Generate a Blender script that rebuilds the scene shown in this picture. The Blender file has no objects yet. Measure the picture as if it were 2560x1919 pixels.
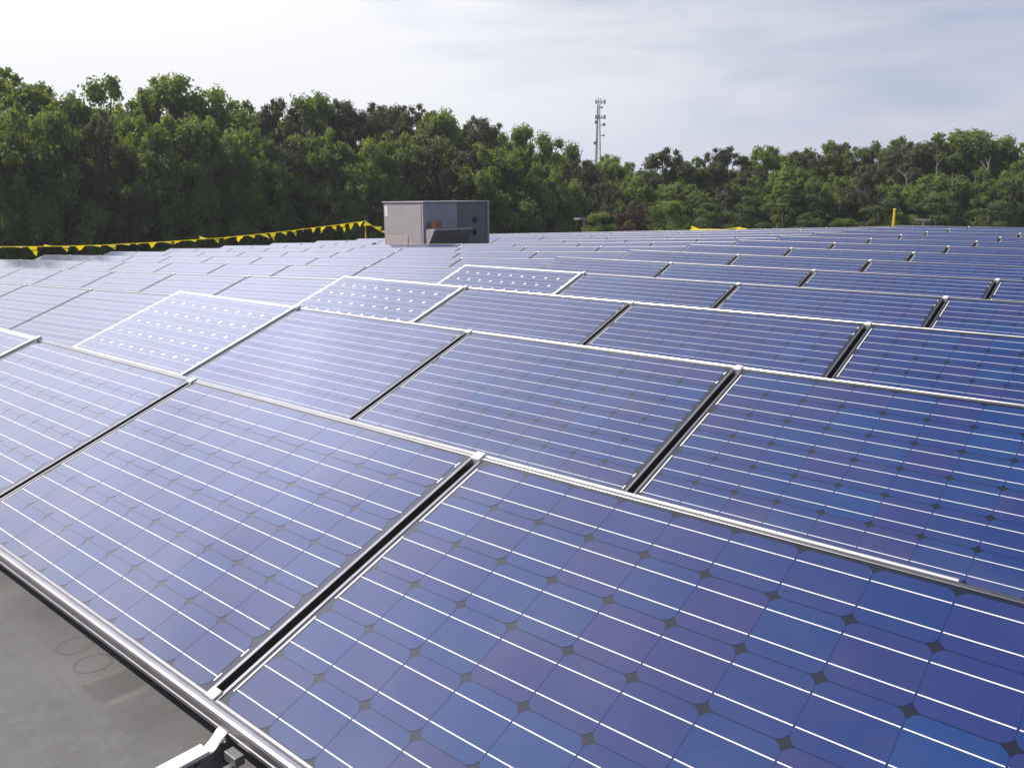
import bpy, bmesh, math, random
from math import radians as R, sin, cos, tan, pi
from mathutils import Vector, Matrix

S = bpy.context.scene
COL = S.collection
rnd = random.Random(7)

# ------------------------------------------------------------------ camera
CAM = Vector((1.12194, -0.80838, 1.12078))
YAW, PIT, ROL, FPX = R(40.6814), R(-12.713), R(-0.379), 2070.43
FW = Vector((-sin(YAW) * cos(PIT), cos(YAW) * cos(PIT), sin(PIT)))
_ri = Vector((cos(YAW), sin(YAW), 0)); _up = _ri.cross(FW)
RI = cos(ROL) * _ri + sin(ROL) * _up
UP = -sin(ROL) * _ri + cos(ROL) * _up
cd = bpy.data.cameras.new('camera')
cam = bpy.data.objects.new('camera', cd); COL.objects.link(cam)
cam.matrix_world = Matrix(((RI.x, UP.x, -FW.x, CAM.x), (RI.y, UP.y, -FW.y, CAM.y), (RI.z, UP.z, -FW.z, CAM.z), (0, 0, 0, 1)))
cd.sensor_width = 36; cd.lens = 36 * FPX / 2560
cd.clip_start = 0.05; cd.clip_end = 3000
S.camera = cam

# ------------------------------------------------------------------ sun and sky
SUN_AZ, SUN_EL = R(128), R(49)            # azimuth measured to the left of +Y
SD = Vector((-sin(SUN_AZ) * cos(SUN_EL), cos(SUN_AZ) * cos(SUN_EL), sin(SUN_EL)))
sl = bpy.data.lights.new('sun', 'SUN'); sl.energy = 4.7; sl.angle = R(0.5); sl.color = (1, 0.94, 0.86)
so = bpy.data.objects.new('sun', sl); COL.objects.link(so)
so.rotation_euler = SD.to_track_quat('Z', 'Y').to_euler()
so.location = (0, 0, 30)
W = bpy.data.worlds.new('World'); S.world = W; W.use_nodes = True
wt = W.node_tree; wt.nodes.clear()


def N(t, typ, **kw):
    n = t.nodes.new(typ)
    for k, v in kw.items():
        if k == 'ins':
            for i, x in v.items():
                if hasattr(x, 'is_output'): t.links.new(x, n.inputs[i])
                else: n.inputs[i].default_value = x
        else: setattr(n, k, v)
    return n


def M_(t, op, a, b=0.0, c=0.0, clamp=False):
    n = N(t, 'ShaderNodeMath', operation=op, ins={0: a, 1: b, 2: c}); n.use_clamp = clamp
    return n.outputs[0]


def MIX(t, f, a, b, blend='MIX'):
    n = N(t, 'ShaderNodeMix', data_type='RGBA', blend_type=blend, ins={0: f, 6: a, 7: b})
    return n.outputs[2]


def RAMP(t, f, stops):
    n = N(t, 'ShaderNodeValToRGB', ins={0: f}); e = n.color_ramp.elements
    while len(e) < len(stops): e.new(0.5)
    for i, (p, c) in enumerate(stops):
        e[i].position = p; e[i].color = (c[0], c[1], c[2], 1) if hasattr(c, '__len__') else (c, c, c, 1)
    return n.outputs[0]


sky = N(wt, 'ShaderNodeTexSky', sky_type='NISHITA', sun_disc=False, sun_elevation=SUN_EL, sun_rotation=-SUN_AZ,
        air_density=1.0, dust_density=1.2, ozone_density=1.0, altitude=20)
tc = N(wt, 'ShaderNodeTexCoord')
dirv = tc.outputs['Generated']
dt = N(wt, 'ShaderNodeVectorMath', operation='DOT_PRODUCT', ins={0: dirv, 1: SD}).outputs['Value']
# a thin veil of high cloud: dense and bright towards the added glow, thinning away from it
mp = N(wt, 'ShaderNodeMapping', ins={0: dirv, 2: (0, 0, R(-40)), 3: (1.0, 1.0, 4.5)})
n1 = N(wt, 'ShaderNodeTexNoise', ins={0: mp.outputs[0], 2: 2.6, 3: 6.0, 4: 0.55, 8: 0.6}).outputs[0]
mp2 = N(wt, 'ShaderNodeMapping', ins={0: dirv, 1: (3, 1, 0), 3: (1.6, 1.6, 9)})
n2 = N(wt, 'ShaderNodeTexNoise', ins={0: mp2.outputs[0], 2: 3.4, 3: 5.0, 4: 0.5}).outputs[0]
BA, BE = R(77), R(37)                       # unseen glow added high on the left to brighten the panel reflections
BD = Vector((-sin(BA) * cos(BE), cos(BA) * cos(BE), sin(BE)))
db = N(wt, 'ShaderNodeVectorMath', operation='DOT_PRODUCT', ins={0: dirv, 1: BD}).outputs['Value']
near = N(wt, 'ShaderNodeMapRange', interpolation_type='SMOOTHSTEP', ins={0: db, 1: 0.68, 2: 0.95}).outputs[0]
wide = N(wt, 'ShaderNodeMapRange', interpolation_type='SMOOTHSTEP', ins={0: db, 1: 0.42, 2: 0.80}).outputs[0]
noi = M_(wt, 'ADD', M_(wt, 'MULTIPLY', M_(wt, 'SUBTRACT', n1, 0.5), 0.9), M_(wt, 'MULTIPLY', M_(wt, 'SUBTRACT', n2, 0.5), 0.45))
dz = M_(wt, 'MAXIMUM', N(wt, 'ShaderNodeSeparateXYZ', ins={0: dirv}).outputs[2], 0.0)
low = M_(wt, 'POWER', M_(wt, 'SUBTRACT', 1.0, dz), 3.1)
cover = M_(wt, 'ADD', M_(wt, 'ADD', M_(wt, 'MULTIPLY', near, 0.75), M_(wt, 'MULTIPLY', low, 1.35)), noi, clamp=True)
added_glow = M_(wt, 'MULTIPLY', M_(wt, 'EXPONENT', M_(wt, 'DIVIDE', M_(wt, 'SUBTRACT', db, 1.0), 0.056)), N(wt, 'ShaderNodeMapRange', interpolation_type='SMOOTHSTEP', ins={0: dz, 1: 0.06, 2: 0.36, 3: 0.10}).outputs[0])
lum = M_(wt, 'ADD', M_(wt, 'MULTIPLY_ADD', wide, 2.6, 6.3), M_(wt, 'MULTIPLY', M_(wt, 'MULTIPLY', added_glow, 22.0), M_(wt, 'MULTIPLY_ADD', noi, 0.9, 1.0)))
veil = N(wt, 'ShaderNodeVectorMath', operation='SCALE', ins={0: MIX(wt, wide, MIX(wt, RAMP(wt, M_(wt, 'MULTIPLY_ADD', n2, 0.6, M_(wt, 'MULTIPLY', n1, 0.4)), [(0.34, 0.0), (0.66, 1.0)]), (0.74, 0.84, 1.08, 1), (1.0, 1.0, 1.12, 1)), MIX(wt, added_glow, (0.99, 1.0, 1.05, 1), (0.95, 0.96, 1.18, 1))), 'Scale': lum}).outputs[0]
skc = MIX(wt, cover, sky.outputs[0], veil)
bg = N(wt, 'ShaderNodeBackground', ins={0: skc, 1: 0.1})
wo = N(wt, 'ShaderNodeOutputWorld', ins={0: bg.outputs[0]})
S.view_settings.view_transform = 'Standard'; S.view_settings.look = 'None'
S.view_settings.exposure = 0.10; S.view_settings.gamma = 1.0
S.view_settings.use_curve_mapping = False


# ------------------------------------------------------------------ helpers
def at(px, py, dist):
    """point seen at photo pixel (px, py), dist metres away on the level"""
    d = FW + RI * ((px - 1280) / FPX) + UP * ((959.5 - py) / FPX)
    return CAM + d * (dist / math.hypot(d.x, d.y))


def mat(name):
    m = bpy.data.materials.new(name); m.use_nodes = True
    t = m.node_tree; b = t.nodes['Principled BSDF']
    return m, t, b


def simple(name, col, rough=0.5, metal=0.0, var=0.0, scale=8.0, bump=0.0):
    m, t, b = mat(name)
    b.inputs['Roughness'].default_value = rough; b.inputs['Metallic'].default_value = metal
    tcn = N(t, 'ShaderNodeTexCoord')
    nz = N(t, 'ShaderNodeTexNoise', ins={0: tcn.outputs['Object'], 2: scale, 3: 6.0, 4: 0.6})
    lo = [c * (1 - var) for c in col]; hi = [min(1, c * (1 + var)) for c in col]
    t.links.new(RAMP(t, nz.outputs[0], [(0.3, lo), (0.7, hi)]), b.inputs['Base Color'])
    if bump:
        bp = N(t, 'ShaderNodeBump', ins={0: bump, 2: nz.outputs[0]})
        t.links.new(bp.outputs[0], b.inputs['Normal'])
    return m


class MB:
    """collects shapes into one mesh; faces carry a material slot"""
    def __init__(s): s.v = []; s.f = []; s.m = []

    def face(s, pts, mi=0):
        i = len(s.v); s.v += [tuple(p) for p in pts]; s.f.append(tuple(range(i, i + len(pts)))); s.m.append(mi)

    def box(s, a, b, mi=0, M=None):
        x0, y0, z0 = a; x1, y1, z1 = b
        c = [Vector(p) for p in ((x0, y0, z0), (x1, y0, z0), (x1, y1, z0), (x0, y1, z0), (x0, y0, z1), (x1, y0, z1), (x1, y1, z1), (x0, y1, z1))]
        if M: c = [M @ p for p in c]
        i = len(s.v); s.v += [tuple(p) for p in c]
        for q in ((0, 3, 2, 1), (4, 5, 6, 7), (0, 1, 5, 4), (1, 2, 6, 5), (2, 3, 7, 6), (3, 0, 4, 7)):
            s.f.append(tuple(i + k for k in q)); s.m.append(mi)

    def prism(s, prof, x0, x1, axis='x', mi=0):
        """closed profile (2-D) extruded along an axis"""
        f = {'x': lambda p, q: (q, p[0], p[1]), 'y': lambda p, q: (p[0], q, p[1]), 'z': lambda p, q: (p[0], p[1], q)}[axis]
        i = len(s.v); n = len(prof)
        s.v += [f(p, x0) for p in prof] + [f(p, x1) for p in prof]
        for k in range(n):
            s.f.append((i + k, i + (k + 1) % n, i + n + (k + 1) % n, i + n + k)); s.m.append(mi)
        s.f.append(tuple(i + k for k in reversed(range(n)))); s.m.append(mi)
        s.f.append(tuple(i + n + k for k in range(n))); s.m.append(mi)

    def tube(s, pts, rad, n=8, mi=0):
        pts = [Vector(p) for p in pts]
        rads = rad if hasattr(rad, '__len__') else [rad] * len(pts)
        i0 = len(s.v)
        for k, p in enumerate(pts):
            d = (pts[min(k + 1, len(pts) - 1)] - pts[max(k - 1, 0)]).normalized()
            a = d.orthogonal().normalized() if k == 0 else (a - d * a.dot(d)).normalized()
            b = d.cross(a)
            for j in range(n):
                w = 2 * pi * j / n
                s.v.append(tuple(p + (a * cos(w) + b * sin(w)) * rads[k]))
        for k in range(len(pts) - 1):
            for j in range(n):
                s.f.append((i0 + k * n + j, i0 + k * n + (j + 1) % n, i0 + (k + 1) * n + (j + 1) % n, i0 + (k + 1) * n + j)); s.m.append(mi)
        s.f.append(tuple(i0 + j for j in reversed(range(n)))); s.m.append(mi)
        s.f.append(tuple(i0 + (len(pts) - 1) * n + j for j in range(n))); s.m.append(mi)

    def mesh(s, name, mats, bevel=0.0, seg=2, fix=True, smooth=False):
        me = bpy.data.meshes.new(name)
        me.from_pydata(s.v, [], s.f); me.update()
        me.polygons.foreach_set('material_index', s.m)
        for m in (mats if isinstance(mats, (list, tuple)) else [mats]): me.materials.append(m)
        if fix or bevel:
            bm = bmesh.new(); bm.from_mesh(me)
            if fix: bmesh.ops.recalc_face_normals(bm, faces=bm.faces)
            if bevel:
                bmesh.ops.bevel(bm, geom=[e for e in bm.edges if len(e.link_faces) == 2 and e.calc_face_angle(0) > 0.6], offset=bevel, segments=seg, profile=0.5, affect='EDGES', clamp_overlap=True)
            bm.to_mesh(me); bm.free()
        if smooth: me.polygons.foreach_set('use_smooth', [True] * len(me.polygons))
        return me


def tag(o, label=None, cat=None, group=None, kind=None):
    if label: o['label'] = label
    if cat: o['category'] = cat
    if group: o['group'] = group
    if kind: o['kind'] = kind
    return o


def ob(name, me, parent=None):
    o = bpy.data.objects.new(name, me); COL.objects.link(o)
    if parent: o.parent = parent
    return o


def empty(name, loc=(0, 0, 0), M=None):
    o = bpy.data.objects.new(name, None); COL.objects.link(o); o.empty_display_size = 0.2
    if M: o.matrix_world = M
    else: o.location = loc
    return o


ORD = ['zeroth', 'first', 'second', 'third', 'fourth', 'fifth', 'sixth', 'seventh', 'eighth', 'ninth', 'tenth', 'eleventh', 'twelfth', 'thirteenth', 'fourteenth', 'fifteenth',
       'sixteenth', 'seventeenth', 'eighteenth', 'nineteenth', 'twentieth', 'twenty-first', 'twenty-second', 'twenty-third', 'twenty-fourth', 'twenty-fifth', 'twenty-sixth', 'twenty-seventh', 'twenty-eighth', 'twenty-ninth', 'thirtieth']

# ------------------------------------------------------------------ array layout (metres)
TILT = R(21.13); PITCH = 1.7069; LU = 1.6762; O0 = -0.5057; SHEAR = 0.01668
FOLD = 0.0362; DROP = 0.028                # the roof falls away to the left of the silver column
GAP = 0.028; S0 = 0.018; CU, CV = 0.1582, 0.1585
PW, PH = LU - GAP, 0.984
ROWS, GMIN = 13, -13
ZR = -0.12                                 # roof deck level at the front edge
FU = O0 - 3 * LU                           # the fold line


def roof_z(u, v):
    fu = FU + SHEAR * v / PITCH
    return ZR - (FOLD * (fu - u) if u < fu else 0.0)


# ------------------------------------------------------------------ setting: ground, roof deck
m, t, b = mat('ground_green')
tcn = N(t, 'ShaderNodeTexCoord')
nz = N(t, 'ShaderNodeTexNoise', ins={0: tcn.outputs['Object'], 2: 0.15, 3: 8.0})
t.links.new(RAMP(t, nz.outputs[0], [(0.35, (0.03, 0.05, 0.015)), (0.65, (0.08, 0.085, 0.04))]), b.inputs['Base Color'])
b.inputs['Roughness'].default_value = 0.9
gm = MB(); gm.face([(-330, -120, -7.5), (260, -120, -7.5), (260, 400, -7.5), (-330, 400, -7.5)])
tag(ob('ground', gm.mesh('ground', m, fix=False)), kind='structure')

m, t, b = mat('roof_membrane')
tcn = N(t, 'ShaderNodeTexCoord'); P3 = tcn.outputs['Object']
na = N(t, 'ShaderNodeTexNoise', ins={0: P3, 2: 2.2, 3: 8.0, 4: 0.62}).outputs[0]
nb = N(t, 'ShaderNodeTexNoise', ins={0: P3, 2: 22.0, 3: 6.0, 4: 0.7}).outputs[0]
ms_ = N(t, 'ShaderNodeMapping', ins={0: P3, 2: (0, 0, R(38)), 3: (2.0, 26.0, 1.0)})
nc = N(t, 'ShaderNodeTexNoise', ins={0: ms_.outputs[0], 2: 2.0, 3: 5.0, 4: 0.6}).outputs[0]
base = RAMP(t, na, [(0.3, (0.092, 0.088, 0.090)), (0.52, (0.132, 0.128, 0.132)), (0.72, (0.182, 0.177, 0.178))])
base = MIX(t, M_(t, 'MULTIPLY', RAMP(t, nb, [(0.48, 0.0), (0.70, 1.0)]), 0.55), base, (0.16, 0.157, 0.155, 1))
base = MIX(t, M_(t, 'MULTIPLY', RAMP(t, nc, [(0.55, 0.0), (0.75, 1.0)]), 0.35), base, (0.125, 0.108, 0.092, 1))


def dist2(cx, cy, ax, ay, rot=0.0):
    mm = N(t, 'ShaderNodeMapping', vector_type='TEXTURE', ins={0: P3, 1: (cx, cy, ZR), 2: (0, 0, rot), 3: (ax, ay, 1)})
    return mm.outputs[0]


for (cx, cy) in ((-1.2269, 0.0010), (-1.0899, -0.0062)):        # two worn rings on the membrane
    d = N(t, 'ShaderNodeVectorMath', operation='LENGTH', ins={0: dist2(cx, cy, 1, 1)}).outputs['Value']
    ring = M_(t, 'SUBTRACT', 1.0, M_(t, 'MULTIPLY', M_(t, 'ABSOLUTE', M_(t, 'SUBTRACT', d, 0.047)), 170.0), clamp=True)
    base = MIX(t, M_(t, 'MULTIPLY', ring, M_(t, 'MULTIPLY', nb, 1.0), clamp=True), base, (0.038, 0.036, 0.037, 1))
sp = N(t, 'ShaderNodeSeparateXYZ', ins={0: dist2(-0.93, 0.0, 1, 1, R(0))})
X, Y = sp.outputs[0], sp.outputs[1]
wob = M_(t, 'MULTIPLY', M_(t, 'SUBTRACT', nb, 0.5), 0.03)
for off, w, a in ((-0.067, 0.016, 0.75), (0.066, 0.013, 0.6)):     # tan adhesive streaks
    k = M_(t, 'SUBTRACT', 1.0, M_(t, 'DIVIDE', M_(t, 'ABSOLUTE', M_(t, 'ADD', M_(t, 'SUBTRACT', X, off), wob)), w), clamp=True)
    k2 = M_(t, 'LESS_THAN', M_(t, 'ABSOLUTE', M_(t, "ADD", Y, 0.0)), 0.06)
    base = MIX(t, M_(t, 'MULTIPLY', M_(t, 'MULTIPLY', k, k2), a), base, (0.21, 0.175, 0.135, 1))
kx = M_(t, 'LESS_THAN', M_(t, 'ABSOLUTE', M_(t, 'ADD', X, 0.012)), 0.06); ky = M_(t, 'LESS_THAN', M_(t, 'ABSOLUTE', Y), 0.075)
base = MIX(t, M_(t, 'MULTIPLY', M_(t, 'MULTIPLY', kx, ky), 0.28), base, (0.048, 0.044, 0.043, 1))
sq_ = N(t, 'ShaderNodeSeparateXYZ', ins={0: P3})
wv = M_(t, 'MULTIPLY', M_(t, 'SUBTRACT', na, 0.5), 0.012)
for off in (-0.205, -2.0):                                  # lapped seams of the sheets
    ds = M_(t, 'ABSOLUTE', M_(t, 'ADD', M_(t, 'SUBTRACT', M_(t, 'MULTIPLY_ADD', sq_.outputs[0], 0.10, sq_.outputs[1]), off), wv))
    base = MIX(t, M_(t, 'MULTIPLY', M_(t, 'SUBTRACT', 1.0, M_(t, 'DIVIDE', ds, 0.006), clamp=True), 0.22), base, (0.05, 0.048, 0.049, 1))
    base = MIX(t, M_(t, 'MULTIPLY', M_(t, 'SUBTRACT', 1.0, M_(t, 'DIVIDE', ds, 0.05), clamp=True), 0.35), base, (0.15, 0.145, 0.142, 1))
sc_ = N(t, 'ShaderNodeTexVoronoi', feature='DISTANCE_TO_EDGE', ins={0: N(t, 'ShaderNodeMapping', ins={0: P3, 2: (0, 0, R(20)), 3: (3.0, 9.0, 1)}).outputs[0], 2: 1.0}).outputs[0]
base = MIX(t, M_(t, 'MULTIPLY', M_(t, 'LESS_THAN', sc_, 0.012), M_(t, 'MULTIPLY', RAMP(t, nb, [(0.45, 0.0), (0.65, 1.0)]), 0.5)), base, (0.17, 0.165, 0.16, 1))
t.links.new(base, b.inputs['Base Color'])
t.links.new(RAMP(t, na, [(0.3, 0.78), (0.7, 0.95)]), b.inputs['Roughness'])
t.links.new(N(t, 'ShaderNodeBump', ins={0: 0.4, 1: 0.015, 2: nb}).outputs[0], b.inputs['Normal'])
MROOF = m
V1 = ROWS * PITCH + 0.9
UL = O0 + (GMIN - 0.7) * LU
rm = MB()


def rp(u, v, dz=0.0): return (u, v, roof_z(u, v) + dz)


us = 26.0
for (ua, ub, uc, ud) in (((UL), FU - SHEAR * 4, FU + SHEAR * 14, UL), (FU - SHEAR * 4, us, us, FU + SHEAR * 14)):
    q = [rp(ua, -7), rp(ub, -7), rp(uc, V1), rp(ud, V1)]
    rm.face(q)
    # outer walls of the building below the deck edge
bl = -7.6
ring = [rp(UL, -7), rp(FU - SHEAR * 4, -7), rp(us, -7), rp(us, V1), rp(FU + SHEAR * 14, V1), rp(UL, V1)]
for k in range(6):
    a, c = ring[k], ring[(k + 1) % 6]
    rm.face([a, (a[0], a[1], bl), (c[0], c[1], bl), c])
tag(ob('roof_deck', rm.mesh('roof_deck', m, fix=False)), kind='structure')
# low black edge strip round the deck
MEDGE = simple('edge_flashing', (0.02, 0.02, 0.022), 0.5, 0, 0.3)
em = MB()
em.prism([(V1 - 0.10, ZR), (V1 + 0.03, ZR), (V1 + 0.03, ZR + 0.22), (V1 - 0.02, ZR + 0.24), (V1 - 0.10, ZR + 0.2)], FU + 0.2, us)
tag(ob('roof_kerb', em.mesh('roof_kerb', MEDGE, 0.01)), kind='structure')

# ------------------------------------------------------------------ materials of the array
MAL = simple('anodised_frame', (0.29, 0.28, 0.285), 0.36, 1.0, 0.12, 6)
MALD = simple('mill_aluminium', (0.52, 0.505, 0.515), 0.36, 0.9, 0.12, 5)
MWHT = simple('pale_clip', (0.78, 0.78, 0.77), 0.35, 0.15, 0.06, 10)
MBLK = simple('rubber_and_shade_black', (0.012, 0.011, 0.012), 0.6, 0, 0.3, 10)
MSIL = simple('silver_frame', (0.80, 0.80, 0.80), 0.35, 0.25, 0.05, 5)


def glassy(b, t):
    b.inputs['IOR'].default_value = 1.5
    b.inputs['Roughness'].default_value = 0.40
    b.inputs['Specular IOR Level'].default_value = 0.22
    b.inputs['Coat Weight'].default_value = 1.0
    b.inputs['Coat IOR'].default_value = 1.45
    b.inputs['Coat Roughness'].default_value = 0.07


m, t, b = mat('solar_cell'); glassy(b, t)
at_ = N(t, 'ShaderNodeAttribute', attribute_name='tint')
oi = N(t, 'ShaderNodeObjectInfo')
rv = M_(t, 'FRACT', M_(t, 'ADD', at_.outputs['Fac'], M_(t, 'MULTIPLY', oi.outputs['Random'], 7.31)))
cc = RAMP(t, rv, [(0.0, (0.013, 0.037, 0.142)), (0.32, (0.015, 0.035, 0.137)), (0.52, (0.018, 0.033, 0.132)), (0.70, (0.025, 0.031, 0.124)), (0.84, (0.021, 0.032, 0.129)), (0.95, (0.012, 0.041, 0.152))])
tco = N(t, 'ShaderNodeTexCoord')
nf = N(t, 'ShaderNodeTexNoise', ins={0: tco.outputs['Object'], 2: 9.0, 3: 3.0}).outputs[0]
cc = MIX(t, M_(t, 'MULTIPLY', nf, 0.25), cc, (0.018, 0.042, 0.13, 1))
sy = N(t, 'ShaderNodeSeparateXYZ', ins={0: tco.outputs['Object']}).outputs[1]
edge = M_(t, 'POWER', M_(t, 'SUBTRACT', 1.0, M_(t, 'MULTIPLY', sy, 4.5), clamp=True), 2.0)
nd1 = N(t, 'ShaderNodeTexNoise', ins={0: tco.outputs['Object'], 2: 3.1, 3: 7.0, 4: 0.65}).outputs[0]
nd2 = N(t, 'ShaderNodeTexNoise', ins={0: tco.outputs['Object'], 2: 85.0, 3: 2.0}).outputs[0]
dust = M_(t, 'ADD', M_(t, 'MULTIPLY', edge, M_(t, 'MULTIPLY', nd1, 0.14)), M_(t, 'MULTIPLY', RAMP(t, nd1, [(0.48, 0.0), (0.75, 1.0)]), 0.05))
dust = M_(t, 'ADD', dust, M_(t, 'MULTIPLY', RAMP(t, nd2, [(0.70, 0.0), (0.78, 1.0)]), 0.10), clamp=True)
cc = MIX(t, dust, cc, (0.34, 0.32, 0.30, 1))
t.links.new(cc, b.inputs['Base Color'])
dn = N(t, 'ShaderNodeTexNoise', ins={0: tco.outputs['Object'], 2: 2.3, 3: 6.0, 4: 0.65}).outputs[0]
t.links.new(RAMP(t, dn, [(0.35, 0.05), (0.75, 0.15)]), b.inputs['Coat Roughness'])
MCELL = m
m, t, b = mat('cell_edge'); glassy(b, t); b.inputs['Base Color'].default_value = (0.020, 0.042, 0.142, 1); MCEDGE = m
m, t, b = mat('dark_backing'); glassy(b, t); b.inputs['Base Color'].default_value = (0.010, 0.014, 0.026, 1); MBACK = m
m, t, b = mat('white_backing'); glassy(b, t); b.inputs['Base Color'].default_value = (0.82, 0.82, 0.82, 1); MWBACK = m
m, t, b = mat('solder_ribbon'); glassy(b, t); b.inputs['Base Color'].default_value = (0.80, 0.80, 0.82, 1); MRIB = m


def octo(cx, cy, hx, hy, cut):
    pts = []
    for sx, sy in ((1, 1), (-1, 1), (-1, -1), (1, -1)):
        c = [(cx + sx * hx, cy + sy * (hy - cut)), (cx + sx * (hx - 0.40 * cut), cy + sy * (hy - 0.40 * cut)), (cx + sx * (hx - cut), cy + sy * hy)]
        if sx * sy < 0: c.reverse()
        pts += c
    return pts


def face_mesh(name, seed, white):
    rr = random.Random(seed); mb = MB(); lip = 0.024 if white else 0.010
    tint = []

    def add(p, mi, v=0.0): mb.face(p, mi); tint.append(v)
    add([(lip, lip, 0), (PW - lip, lip, 0), (PW - lip, PH - lip, 0), (lip, PH - lip, 0)], 1)
    x0 = (PW - 10 * CU) / 2; y0 = 0.012
    if white: y0 += 0.004
    cut = 0.021 if white else 0.0185
    for i in range(10):
        for j in range(6):
            cx, cy = x0 + (i + .5) * CU, y0 + (j + .5) * CV
            hx, hy = CU / 2 - 0.00022, CV / 2 - 0.0008
            add([(p[0], p[1], 0.0004) for p in octo(cx, cy, hx, hy, cut)], 2)
            tv = rr.random()
            add([(p[0], p[1], 0.0007) for p in octo(cx, cy, hx - 0.0005, hy - 0.0008, cut)], 0, tv)
    w = 0.0013 if not white else 0.0011
    zr = 0.0011
    for tq in range(12):
        y = y0 + (tq // 2 + (0.25 if tq % 2 == 0 else 0.75)) * CV
        for i in range(10):
            a = x0 + i * CU + (0.0022 if i else -0.004); c = x0 + (i + 1) * CU - (0.0022 if i < 9 else -0.003)
            add([(a, y - w, zr), (c, y - w, zr), (c, y + w, zr), (a, y + w, zr)], 3)
        if tq in (0, 1, 10, 11):
            xa = x0 + 10 * CU + 0.004
            add([(xa, y - 0.012, zr), (xa + 0.005, y - 0.012, zr), (xa + 0.005, y + 0.012, zr), (xa, y + 0.012, zr)], 3)
    for k in range(3):
        ya = y0 + (2 * k + 0.25) * CV - 0.007; yb = y0 + (2 * k + 1.75) * CV + 0.006
        xa = x0 - 0.0125
        add([(xa, ya, zr), (xa + 0.005, ya, zr), (xa + 0.005, yb, zr), (xa, yb, zr)], 3)
    me = mb.mesh(name, [MCELL, MWBACK if white else MBACK, MCEDGE, MRIB], fix=False)
    at2 = me.attributes.new('tint', 'FLOAT', 'FACE'); at2.data.foreach_set('value', tint)
    return me


def frame_mesh(name, lip, mt):
    fb = MB(); d = -0.046; h = 0.0025
    fb.box((0, 0, d), (PW, lip, h)); fb.box((0, PH - lip, d), (PW, PH, h))
    fb.box((0, lip, d), (lip, PH - lip, h - 0.0003)); fb.box((PW - lip, lip, d), (PW, PH - lip, h - 0.0003))
    return fb.mesh(name, mt, 0.0012, 2)


FACES = [face_mesh('glass_face', 100 + k, False) for k in range(7)]
WFACE = face_mesh('glass_face_white', 900, True)
FRAME = frame_mesh('module_frame', 0.0115, MAL)
WFRAME = frame_mesh('module_frame_silver', 0.027, MSIL)
c = MB(); c.box((PW - 0.004, PH - 0.022, -0.03), (PW + GAP + 0.004, PH + 0.013, 0.0085)); CLIPT = c.mesh('end_clip', MWHT, 0.004, 3)
c = MB(); c.box((PW - 0.004, -0.012, -0.03), (PW + GAP + 0.004, 0.030, 0.0085)); CLIPB = c.mesh('end_clip', MWHT, 0.004, 3)
c = MB(); c.box((PW + 0.0015, 0.02, -0.060), (PW + GAP - 0.0015, PH - 0.02, -0.034)); GAP_SHADE = c.mesh('gap_shade_strip', MBLK, 0.001, 1)  # added strip, its black stands in for the shade inside the gaps
c = MB(); c.box((-0.02, PH - 0.12, -0.30), (0.02, PH - 0.08, -0.047)); LEGS = c.mesh('rear_support', MALD)


def panel_M(g, k):
    """matrix of panel whose left gap is g in row k (1 = front row)"""
    u0 = O0 + g * LU + SHEAR * (k - 1) + GAP / 2; v0 = (k - 1) * PITCH
    fu = FU + SHEAR * (k - 1)
    a, z = 0.0, 0.0
    if g < -3:
        a = math.atan(FOLD); z = -DROP - FOLD * (fu - u0)
    Rm = Matrix.Rotation(-a, 4, 'Y') @ Matrix.Rotation(TILT, 4, 'X')
    return Matrix.Translation((u0, v0, z)) @ Rm @ Matrix.Translation((0, S0, 0))


def seen(p, mx=0.10, my=0.12):
    d = Vector(p) - CAM; z = d.dot(FW)
    if z < 0.2: return False
    x = d.dot(RI) / z * FPX / 2560; y = d.dot(UP) / z * FPX / 1919
    return -0.5 - mx < x < 0.5 + mx + 0.34 and -0.5 - my < y < 0.5 + mx + 0.1


def side_word(g):
    n = g + 3
    if n == 0: return 'in the silver column'
    return '%s column %s of silver column' % (ORD[abs(n)], 'right' if n > 0 else 'left')


HV_SKIP = {(-10, 9), (-9, 9), (-9, 10), (-8, 9), (-8, 10), (-10, 10)}
GROUPS = {}
npan = 0
rows_u = {}
for k in range(1, ROWS + 1):
    for g in range(GMIN, 14):
        if (g, k) in HV_SKIP: continue
        Mx = panel_M(g, k)
        cs = [Mx @ Vector(p) for p in ((0, 0, 0), (PW, 0, 0), (PW, PH, 0), (0, PH, 0), (PW / 2, PH / 2, 0))]
        if not any(seen(p) for p in cs): continue
        rows_u.setdefault(k, []).append(g)
        white = (g == -3 and k <= 4)
        e = empty('solar_panel')
        e.matrix_world = Mx
        if white:
            tag(e, 'silver framed solar panel with white diamonds, in the %s row from the front edge' % ORD[k], 'solar panel', 'silver framed panels in one column')
        else:
            if g == -3: lb = 'dark framed blue solar panel, %s row from front, behind the four silver panels' % ORD[k]
            else: lb = 'dark framed blue solar panel, %s row from front, %s' % (ORD[k], side_word(g))
            tag(e, lb, 'solar panel', 'dark framed panels of the rooftop array')
        fo = ob('glass_face', WFACE if white else FACES[rnd.randrange(7)], e)
        ob('frame', WFRAME if white else FRAME, e)
        if white: fo.location.z = fo.location.z
        if not (g == -4 and k > 4):
            ob('end_clip', CLIPT, e)
            if k == 1: ob('end_clip', CLIPB, e)
            ob('gap_shade_strip', GAP_SHADE, e)
        if k <= 3:
            for x in (0.28, PW - 0.28): ob('rear_support', LEGS, e).location.x = x
        if white: e.location.z += 0.010
        npan += 1
print('panels', npan)

# wind deflectors behind each row, one per field
ct, st = cos(TILT), sin(TILT)


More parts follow.
